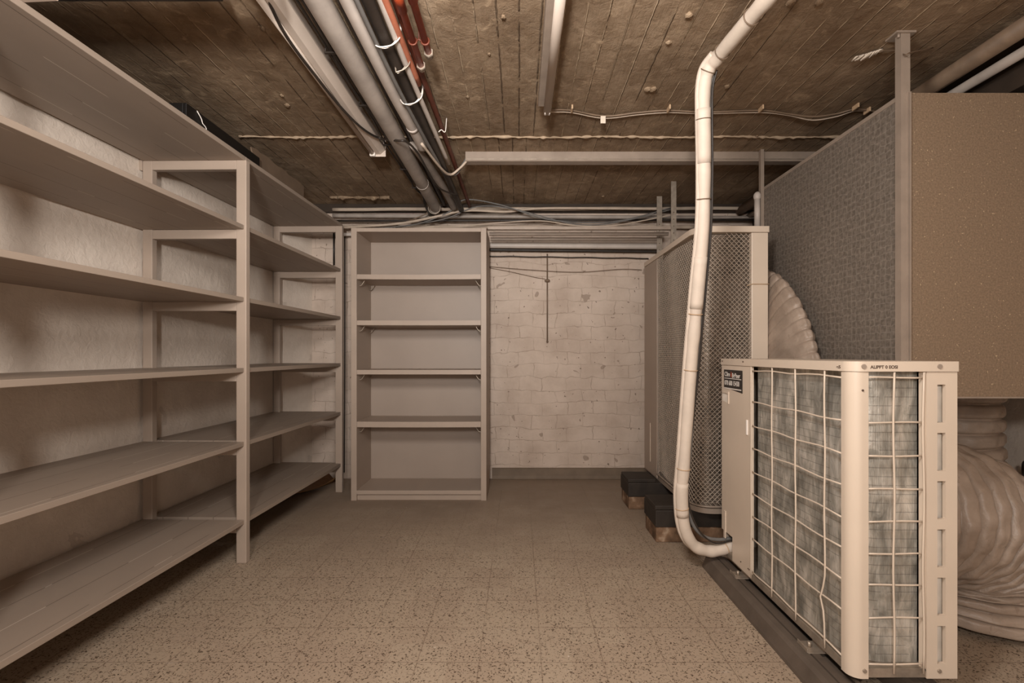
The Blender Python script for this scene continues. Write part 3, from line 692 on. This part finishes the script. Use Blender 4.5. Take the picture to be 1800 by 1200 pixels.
# ------------------------------------------------------------------ ducts
def duct(path, r0, pitch, depth, squash=None, n=260, seg=64, r1=None, seed=1):
    sp = spline(path, 40); L = [0]
    for i in range(1, len(sp)): L.append(L[-1] + (sp[i] - sp[i - 1]).length)
    tot = L[-1]; pts = []; rs = []; j = 0; rnd = random.Random(seed)
    ph = [rnd.uniform(0, 6.28) for _ in range(400)]
    for i in range(n):
        t = tot * i / (n - 1)
        while j < len(L) - 2 and L[j + 1] < t: j += 1
        f = (t - L[j]) / max(1e-9, L[j + 1] - L[j]); pts.append(sp[j].lerp(sp[j + 1], f))
        u = t / pitch; fr = abs(math.sin(PI * u)); kx = int(u)
        base = r0 if r1 is None else r0 + (r1 - r0) * i / (n - 1)
        rr = base - depth * (1 - fr) ** 2.6
        rs.append(lambda a, rr=rr, fr=fr, kx=kx: rr + depth * .35 * fr * math.sin(a * 5 + ph[kx]) * .5 + depth * .22 * math.sin(a * 17 + ph[kx + 1] * 3) * fr)
    m = MB(); m.tube(pts, rs, seg, squash=squash); return m
def sqB(p):
    c = 1.424 + max(0, .86 - p.z) * .3; f = .24 + max(0, min(1, (.88 - p.z) * 2.5)) * .25
    return Vector((c + (p.x - 1.42) * f, p.y, p.z))
d = duct([(1.42, 3.25, 1.30), (1.42, 3.02, 1.28), (1.42, 2.80, 1.18), (1.42, 2.66, .98), (1.42, 2.60, .75), (1.42, 2.62, .45), (1.42, 2.66, .32)], 0.30, .047, .017, sqB, 420, 72, seed=3).build('flexible_duct', 'duct')
tag(d, 'ribbed flexible duct bulging down from the right side of the tall air conditioner', 'duct', 'flexible ducts')
def sqA(p): return Vector((p.x, p.y, max(p.z, .004)))
d = duct([(1.31, 1.96, .455), (1.42, 1.95, .46), (1.56, 1.95, .45), (1.70, 1.98, .42), (1.82, 2.03, .335), (1.86, 2.06, .23), (1.87, 2.07, .12), (1.87, 2.075, .05)], 0.225, .043, .021, sqA, 560, 96, r1=.33, seed=5).build('flexible_duct', 'duct')
tag(d, 'wide ribbed duct curling from the near air conditioner down to the floor', 'duct', 'flexible ducts')
d = duct([(2.28, 2.66, .876), (2.28, 2.66, .6), (2.30, 2.66, .3), (2.31, 2.66, .06)], .245, .075, .022, None, 260, 72, seed=8).build('flexible_duct', 'duct')
tag(d, 'upright ribbed duct hanging beneath the brown duct box', 'duct', 'flexible ducts')
c_ = MB().tube(spline([(2.48, 2.4, .50), (2.56, 2.5, .50), (2.66, 2.6, .42), (2.74, 2.66, .40)], 8), .011, 8).build('cable', 'blackpipe')
tag(c_, 'short black cable behind the ducts by the right wall', 'cable')

# ------------------------------------------------------------------ lamps
def lamp(x, y0, y1, label, style):
    t = thing('ceiling_lamp', label, 'lamp', (x, (y0 + y1) / 2, CZ), 'fluorescent ceiling lamps')
    if style:
        MB().prism([(x - .025, CZ - .001), (x - .043, 2.245), (x - .043, 2.237), (x - .012, 2.212), (x + .014, 2.212), (x + .043, 2.237), (x + .043, 2.245), (x + .025, CZ - .001)], y0, y1, 'y').build('housing', 'lampbody', t)
        MB().tube([(x - .028, y0 + .03, 2.212), (x - .028, y1 - .03, 2.212)], .012, 12).build('tube', 'tube', t)
        for yy in (y1 - .03, y0 + .01): MB().box(x - .043, x - .012, yy, yy + .02, 2.195, 2.24, .003).build('lamp_holder', 'decal_white', t)
        MB().box(x - .044, x + .044, y1 - .004, y1, 2.20, CZ - .001, .002).build('end_cap', 'lampbody', t)
    else:
        MB().box(x - .035, x + .010, y0, y1 - .02, 2.235, CZ - .001, .003).build('housing', 'steel_paint', t)
        MB().tube([(x + .008, y0 + .03, 2.212), (x + .008, y1 - .02, 2.212)], .0185, 16).build('tube', 'tube', t)
        for yy in (y1 - .035, y0 + .01): MB().box(x - .006, x + .022, yy, yy + .02, 2.195, 2.262, .003).build('lamp_holder', 'decal_white', t)
    return t
lamp(-.820, 1.25, 2.885, 'cream ceiling lamp housing left of the pipes, with a black cable crossing it', 1)
lamp(.128, 1.2, 2.39, 'slim fluorescent tube lamp alone in the middle of the ceiling', 0)

# ------------------------------------------------------------------ ceiling pipes running away from the camera
def run(name, pts, r, mat, label, cat='pipe', group='pipes on the ceiling', n=8, seg=14, sub=None):
    o = MB().tube(spline(pts, n) if len(pts) > 2 else pts, r, seg).build(name, mat)
    return tag(o, label, cat, group)
p1 = run('pipe', [(-.655, 1.1, 2.205), (-.655, 3.6, 2.205), (-.66, 3.9, 2.19)], .042, 'grey_pipe', 'widest grey white pipe on the ceiling, right of the cream lamp')
MB().ring((-.66, 3.86, 2.19), (0, 1, 0), .047, .004).build('hoop', 'galv', p1)
MB().ring((-.655, 3.35, 2.205), (0, 1, 0), .0425, .003).build('joint', 'grey_pipe', p1)
p2 = run('pipe', [(-.553, 1.1, 2.20), (-.55, 2.1, 2.20), (-.535, 2.6, 2.20), (-.535, 2.74, 2.20)], .030, 'white_pipe', 'shorter white plastic pipe ending in an open socket above the cables')
MB().tube([(-.538, 2.49, 2.20), (-.5375, 2.515, 2.20)], .0325, 16).build('socket_ring', 'white_pipe', p2)
run('pipe', [(-.585, 2.75, 2.215), (-.555, 3.1, 2.215), (-.525, 3.5, 2.21), (-.51, 3.9, 2.20)], .026, 'grey_pipe', 'greyed pipe continuing behind the white socket towards the far wall')
run('pipe', [(-.598, 1.1, 2.248), (-.598, 3.95, 2.248)], .018, 'blackpipe', 'black pipe squeezed between the two white ceiling pipes')
run('pipe', [(-.486, 1.1, 2.20), (-.490, 1.8, 2.20), (-.478, 2.4, 2.20), (-.462, 3.0, 2.19), (-.455, 3.9, 2.19)], .022, 'blackpipe', 'thick black pipe tied with pale wire, beside the red pipes')
run('cable', [(-.515, 1.1, 2.175), (-.517, 1.7, 2.175), (-.510, 2.1, 2.172), (-.490, 2.5, 2.163), (-.470, 2.8, 2.157), (-.455, 3.0, 2.153), (-.40, 3.12, 2.185), (-.36, 3.10, 2.225), (-.325, 3.07, 2.262)], .0085, 'greycable', 'grey cable sagging along the black pipe into the end of the white trunking', 'cable', 'cables on the ceiling')
run('cable', [(-.510, 2.6, 2.155), (-.462, 2.9, 2.145), (-.425, 3.06, 2.16), (-.37, 3.08, 2.205), (-.32, 3.065, 2.25)], .007, 'palecable', 'pale cable curving into the end of the white trunking', 'cable', 'cables on the ceiling')
pk = run('pipe', [(-.450, 1.1, 2.20), (-.450, 1.75, 2.20), (-.447, 2.1, 2.20), (-.426, 3.0, 2.205)], .011, 'white_pipe', 'thin pale pipe alongside the thick black one')
run('pipe', [(-.438, 1.1, 2.205), (-.438, 1.60, 2.205), (-.437, 2.15, 2.225)], .014, 'pink', 'short pinkish red pipe nearest the thick black one')
run('pipe', [(-.415, 1.1, 2.235), (-.413, 2.0, 2.235), (-.406, 2.62, 2.24), (-.40, 3.4, 2.24), (-.395, 3.95, 2.235)], .013, 'darkred', 'dark brown red pipe running on past the capped red ones')
for (x, ye, ys, lb) in ((-.3915, 2.00, 1.665, 'left one of the two capped orange red pipes on the ceiling'), (-.346, 1.915, 1.62, 'right one of the two capped orange red pipes, by the rough hole')):
    p = run('pipe', [(x, 1.1, 2.205), (x, ye - .02, 2.205)], .0125, 'red', lb)
    MB().tube([(x, ys - .12, 2.205), (x, ys, 2.205)], .0165, 14).build('coupling', 'red', p)
    mm = MB(); mm.tube([(x, ye - .025, 2.205), (x, ye - .008, 2.205)], .0185, 6); mm.tube([(x, ye - .008, 2.205), (x, ye + .004, 2.205)], .015, 12)
    mm.build('end_nut', 'galv2' if 'galv2' in M else 'galv', p)
cl = thing('pipe_clamp', 'double red clamp joining the two capped red pipes', 'clamp', (-.369, 1.825, 2.25))
m = MB()
for x in (-.3915, -.346): m.ring((x, 1.825, 2.205), (0, 1, 0), .0145, .0035, 18, 6)
m.tube([(-.378, 1.825, 2.205), (-.369, 1.825, 2.212), (-.3595, 1.825, 2.205)], .004, 6); m.tube([(-.369, 1.825, 2.21), (-.369, 1.825, CZ - .001)], .003, 6)
m.build('clamp_body', 'darkred', cl)
# pale wires holding the black bundle
for (y, lb) in ((1.79, 'nearest pale wire loop round the black pipe and pink pipe'), (1.95, 'small pale wire hook on the black pipe, middle of three'), (2.20, 'pale wire loop round the black pipe by the white pipe end')):
    m = MB(); w_ = .045 if y != 1.95 else .02
    m.tube(spline([(-.535 if w_ > .03 else -.49, y, 2.20), (-.515 if w_ > .03 else -.485, y, 2.165), (-.48, y, 2.163), (-.45, y + .004, 2.178), (-.43, y + .005, 2.21), (-.432, y + .01, CZ - .001)], 6), .0026, 6)
    m.tube(spline([(-.530 if w_ > .03 else -.487, y + .006, 2.19), (-.505 if w_ > .03 else -.483, y + .006, 2.163), (-.47, y + .008, 2.168), (-.435, y + .01, 2.215), (-.434, y + .012, CZ - .001)], 6), .002, 6)
    tag(m.build('wire_tie', 'decal_white' if w_ > .03 else 'galv'), lb, 'wire', 'wire ties on the ceiling')
m = MB(); m.tube(spline([(-.42, 2.585, 2.21), (-.405, 2.585, 2.222), (-.385, 2.585, 2.212), (-.38, 2.6, 2.29)], 6), .0025, 6)
tag(m.build('wire_tie', 'decal_white'), 'pale wire hook on the dark red pipe at the mortar line', 'wire', 'wire ties on the ceiling')
# brown cable bundle between the lamp and the wide pipe
cbun = thing('cable_bundle', 'clipped bundle of brown cables between the cream lamp and the wide pipe', 'cables', (-.74, 2.4, 2.27))
for i, (dx, rr, mt) in enumerate(((0, .006, 'blackpipe'), (.012, .0065, 'blackpipe'), (.022, .0055, 'blackpipe'), (-.010, .005, 'blackpipe'), (.031, .004, 'browncable'))):
    pts = [(-.735 + dx + random.uniform(-.004, .004) + .004 * math.sin(y * 5 + i), y, 2.238 + random.uniform(-.006, .006)) for y in (1.1, 1.5, 1.7, 1.95, 2.2, 2.5, 2.8, 3.05, 3.3, 3.55)]
    pts += [(-.72 + dx, 3.75, 2.25), (-.735 + dx * .5, 3.88, 2.22), (-.70 + dx, 3.93, 2.15)]
    MB().tube(spline(pts, 6), rr, 7).build('cable', mt, cbun)
for y in (1.93, 2.34, 2.78, 3.15, 3.5):
    m = MB(); m.box(-.758, -.701, y - .006, y + .006, 2.222, 2.228, .001); m.tube([(-.755, y, 2.226), (-.755, y, CZ - .001)], .003, 6); m.tube([(-.704, y, 2.226), (-.704, y, CZ - .001)], .003, 6)
    m.build('clip', 'blackpipe', cbun)
run('cable', [W(455, -40, 1.55), C(500, 58, 2.20), C(560, 140, 2.195), C(606, 196, 2.195), C(640, 228, 2.20), C(668, 243, 2.22), C(700, 247, 2.155), C(716, 250, 2.155), C(735, 270, 2.16), C(752, 300, 2.17), C(772, 330, 2.168), C(803, 344, 2.152)], .0058, 'blackpipe', 'black cable looping across the cream lamp and over the wide pipe', 'cable', 'cables on the ceiling')
# trunking
tk = thing('cable_trunking', 'long white metal trunking crossing the ceiling in front of the far wall', 'trunking', (.75, 3.06, CZ))
MB().prism([(3.052, CZ - .001), (3.052, 2.245), (3.056, 2.241), (3.115, 2.241), (3.115, CZ - .001)], -.33, 2.35, 'x').build('trunking_body', 'steel_paint', tk)
MB().box(-.33, 2.35, 3.046, 3.052, 2.25, 2.254, .001).build('cover_edge', 'galv', tk)
# cable from the middle lamp
ck = thing('clipped_cable', 'thin twin cable running right from the middle lamp with a paper tag', 'cable', tuple(C(1100, 200, 2.292)))
for dy, rr, mt in ((0, .0045, 'browncable'), (.012, .0035, 'palecable')):
    pts = [C(966, 193 + dy * 300, 2.285), C(1004, 194 + dy * 300, 2.292), C(1062, 204 + dy * 300, 2.286), C(1120, 198 + dy * 300, 2.29), C(1175, 194 + dy * 300, 2.292), C(1240, 197 + dy * 200, 2.29), C(1337, 194 + dy * 300, 2.292), C(1385, 200 + dy * 200, 2.284), C(1428, 205 + dy * 500, 2.275), C(1470, 200 + dy * 400, 2.285), C(1505, 192 + dy * 200, 2.292), C(1545, 197, 2.292)]
    MB().tube(spline(pts, 8), rr, 7).build('cable', mt, ck)
for px, py in ((1005, 189), (1175, 189), (1337, 189), (1503, 186), (1523, 193)):
    p = C(px, py + 4, 2.285); MB().box(p.x - .004, p.x + .004, p.y - .028, p.y + .018, 2.278, 2.299, .001).build('clip', 'foam', ck)
p = C(1060, 206, 2.278); MB().box(p.x - .013, p.x + .013, p.y - .002, p.y, p.z - .032, p.z + .006).build('paper_tag', 'paper', ck)

# cross pipes at the upper left, above the rack
run('pipe', [(-1.93, 1.60, 2.222), (-.97, 1.60, 2.222)], .026, 'blackpipe', 'dark pipe crossing above the rack at the top left edge')
run('pipe', [(-1.93, 1.42, 2.13), (-.72, 1.42, 2.135)], .026, 'blackpipe', 'lower dark pipe crossing just out of the top left corner')
# pipes above the chamber on the right, coloured darker for the shade there
run('pipe', [(1.83, 1.2, 2.235), (1.83, 4.1, 2.235)], .034, 'browncable', 'thicker grey pipe above the duct box at the top right')
run('pipe', [(1.905, 1.2, 2.19), (1.905, 4.1, 2.19)], .020, 'grey_pipe', 'thinner pale pipe beside the thick one above the duct box')
MB().box(1.97, 2.20, 0.9, YB, 2.10, CZ).build('trim_5', 'shade_dark', None, 'structure')  # added dark box in place of the shadow beyond the pipes

# ------------------------------------------------------------------ services across the far wall
def xrun(y, Y, x0, x1, r, mat, label, cat='pipe', wav=0.0, dz=0.0, grp='pipes along the far wall'):
    p0 = W(x0, y, Y); p1 = W(x1, y + dz, Y); n = 14
    pts = [p0.lerp(p1, i / n) + Vector((0, 0, wav * math.sin(i * 1.9 + y))) for i in range(n + 1)]
    return run('pipe' if cat == 'pipe' else 'cable', pts, r, mat, label, cat, grp, n=4)
xrun(368, 4.07, 585, 1345, .014, 'palecable', 'pale conduit highest under the ceiling along the far wall', wav=.002, dz=-2)
xrun(379, 4.09, 585, 1345, .016, 'grey_pipe', 'dull grey pipe second from the top along the far wall', dz=4)
xrun(388, 4.06, 590, 1330, .010, 'blackpipe', 'thin black pipe under the grey one along the far wall', dz=-2)
xrun(399, 4.07, 600, 1225, .014, 'palecable', 'pale pipe just above the bookcase top along the far wall', wav=.001)
xrun(412, 4.08, 600, 622, .014, 'white_pipe', 'short length of white pipe between rack and bookcase')
xrun(431, 4.10, 858, 1160, .024, 'white_pipe', 'pale pipe low under the tray rails on the far wall', dz=2)
xrun(439, 4.12, 858, 1160, .012, 'blackpipe', 'black pipe under the pale one on the far wall', dz=3)
xrun(450, 4.135, 858, 1140, .0045, 'blackpipe', 'thin black clipped cable above the painted blocks', 'cable', .002, 4, 'cables on the far wall')
run('cable', [W(858, 468, 4.14), W(930, 474, 4.14), W(1015, 478, 4.14), W(1090, 473, 4.14), W(1128, 474, 4.14)], .0025, 'browncable', 'thin sagging wire on the painted blocks', 'cable', 'cables on the far wall')
run('cable', [W(858, 470, 4.15), W(900, 478, 4.15), W(940, 487, 4.15), W(958, 490, 4.15)], .002, 'browncable', 'shorter thin wire slanting down to the vertical rod', 'cable', 'cables on the far wall')
# loose cables drooping over the top of the bookcase
lc = [([W(600, 400, 4.0), W(700, 393, 3.95), W(760, 382, 3.9), W(820, 370, 3.95), W(890, 372, 4.0), W(960, 366, 4.02), W(1180, 367, 4.03)], .010, 'palecable', 'pale thick cable sweeping up from the bookcase top to the right'),
      ([W(690, 400, 4.0), W(740, 392, 3.92), W(790, 372, 3.9), W(817, 351, 3.9), W(880, 360, 3.92), W(960, 385, 3.95), W(1040, 391, 3.97), W(1100, 386, 3.97), W(1180, 365, 3.98)], .005, 'greycable', 'grey cable peaking above the bookcase and drooping over the rails'),
      ([W(720, 401, 4.0), W(800, 398, 3.95), W(870, 392, 3.95), W(950, 388, 3.95), W(1010, 396, 3.97), W(1080, 396, 3.97), W(1185, 377, 3.98)], .005, 'palecable', 'pale thin cable sagging just above the tray rails'),
      ([W(640, 402, 3.98), W(700, 398, 3.95), W(780, 385, 3.93), W(840, 363, 3.93), W(905, 368, 3.95), W(1000, 392, 3.96), W(1060, 394, 3.97), W(1130, 381, 3.97), W(1180, 368, 3.98)], .0045, 'greycable', 'second grey cable drooping beside the first over the rails'),
      ([W(752, 362, 3.95), W(753, 372, 3.93), W(735, 382, 3.93), W(690, 398, 3.98)], .0045, 'browncable', 'short brown cable dropping from the end of the wide pipe')]
for pts, r, mt, lb in lc: run('cable', pts, r, mt, lb, 'cable', 'loose cables over the far wall')
# tray rails and hangers
tr = thing('cable_tray', 'three rail cable tray hung on perforated straps right of the bookcase', 'cable tray', (.4, 3.77, 1.96))
for y in (3.60, 3.77, 3.94):
    m = MB(); m.box(-.225, 1.14, y - .014, y + .014, 1.954, 1.958); m.box(-.225, 1.14, y - .014, y - .011, 1.958, 1.975)
    m.build('rail', 'steel_paint', tr)
for px, Y, y0, y1 in ((1184, 3.58, 366, 452), (1159, 3.92, 388, 455)):
    a = W(px - 4.6, y0, Y); c_ = W(px + 4.6, y1, Y)
    m = MB(); m.box(a.x, c_.x, Y - .004, Y, c_.z, CZ - .001)
    m.build('hanger_strap', 'galv', tr)
    m = MB()
    for i in range(6): m.tube([((a.x + c_.x) / 2, Y - .0055, a.z - .03 - i * .05), ((a.x + c_.x) / 2, Y - .004, a.z - .03 - i * .05)], .004, 8)
    m.build('strap_holes', 'ink', tr)
# rod with knob
rd = thing('wall_rod', 'thin upright metal rod with a round knob on the painted block wall', 'rod', tuple(W(962, 602, 4.14)))
MB().tube([W(962, 446, 4.145), W(962, 602, 4.145)], .0055, 8).build('rod', 'browncable', rd)
m = MB(); g = bmesh.ops.create_icosphere(m.b, subdivisions=3, radius=.016, matrix=Matrix.Translation(W(962, 493, 4.14)) @ Matrix.Diagonal((1.5, 1, .8, 1))); smooth(m.build('knob', 'browncable', rd))
m = MB(); g = bmesh.ops.create_icosphere(m.b, subdivisions=2, radius=.009, matrix=Matrix.Translation(W(962, 600, 4.142))); m.build('rod_end', 'browncable', rd)
# vertical stack pipe behind the far corner of the chamber
vp = run('pipe', [W(1331, 402, 3.02), W(1331, 345, 3.02)], .017, 'white_pipe', 'short white upright pipe with a rounded cap at the far corner of the duct box')
m = MB(); bmesh.ops.create_uvsphere(m.b, u_segments=16, v_segments=10, radius=.022, matrix=Matrix.Translation(W(1331, 345, 3.02)) @ Matrix.Diagonal((1, 1, 1.3, 1))); smooth(m.build('cap', 'white_pipe', vp))
run('conduit', [W(587, 404, 4.158), W(587, 466, 4.158)], .008, 'blackpipe', 'black upright conduit in the corner behind the rack', 'conduit', 'pipes along the far wall')
run('conduit', [W(606, 415, 4.162), W(606, 640, 4.162), W(605, 830, 4.162)], .005, 'blackpipe', 'dark upright conduit in the gap between rack and bookcase', 'conduit', 'pipes along the far wall')

for o in bpy.data.objects:
    if o.type == 'MESH' and o.name.split('.')[0] in ('corner_post', 'top_cover', 'base_pan', 'coil', 'cap'):
        for p in o.data.polygons: p.use_smooth = True
        o.data.set_sharp_from_angle(angle=math.radians(35))
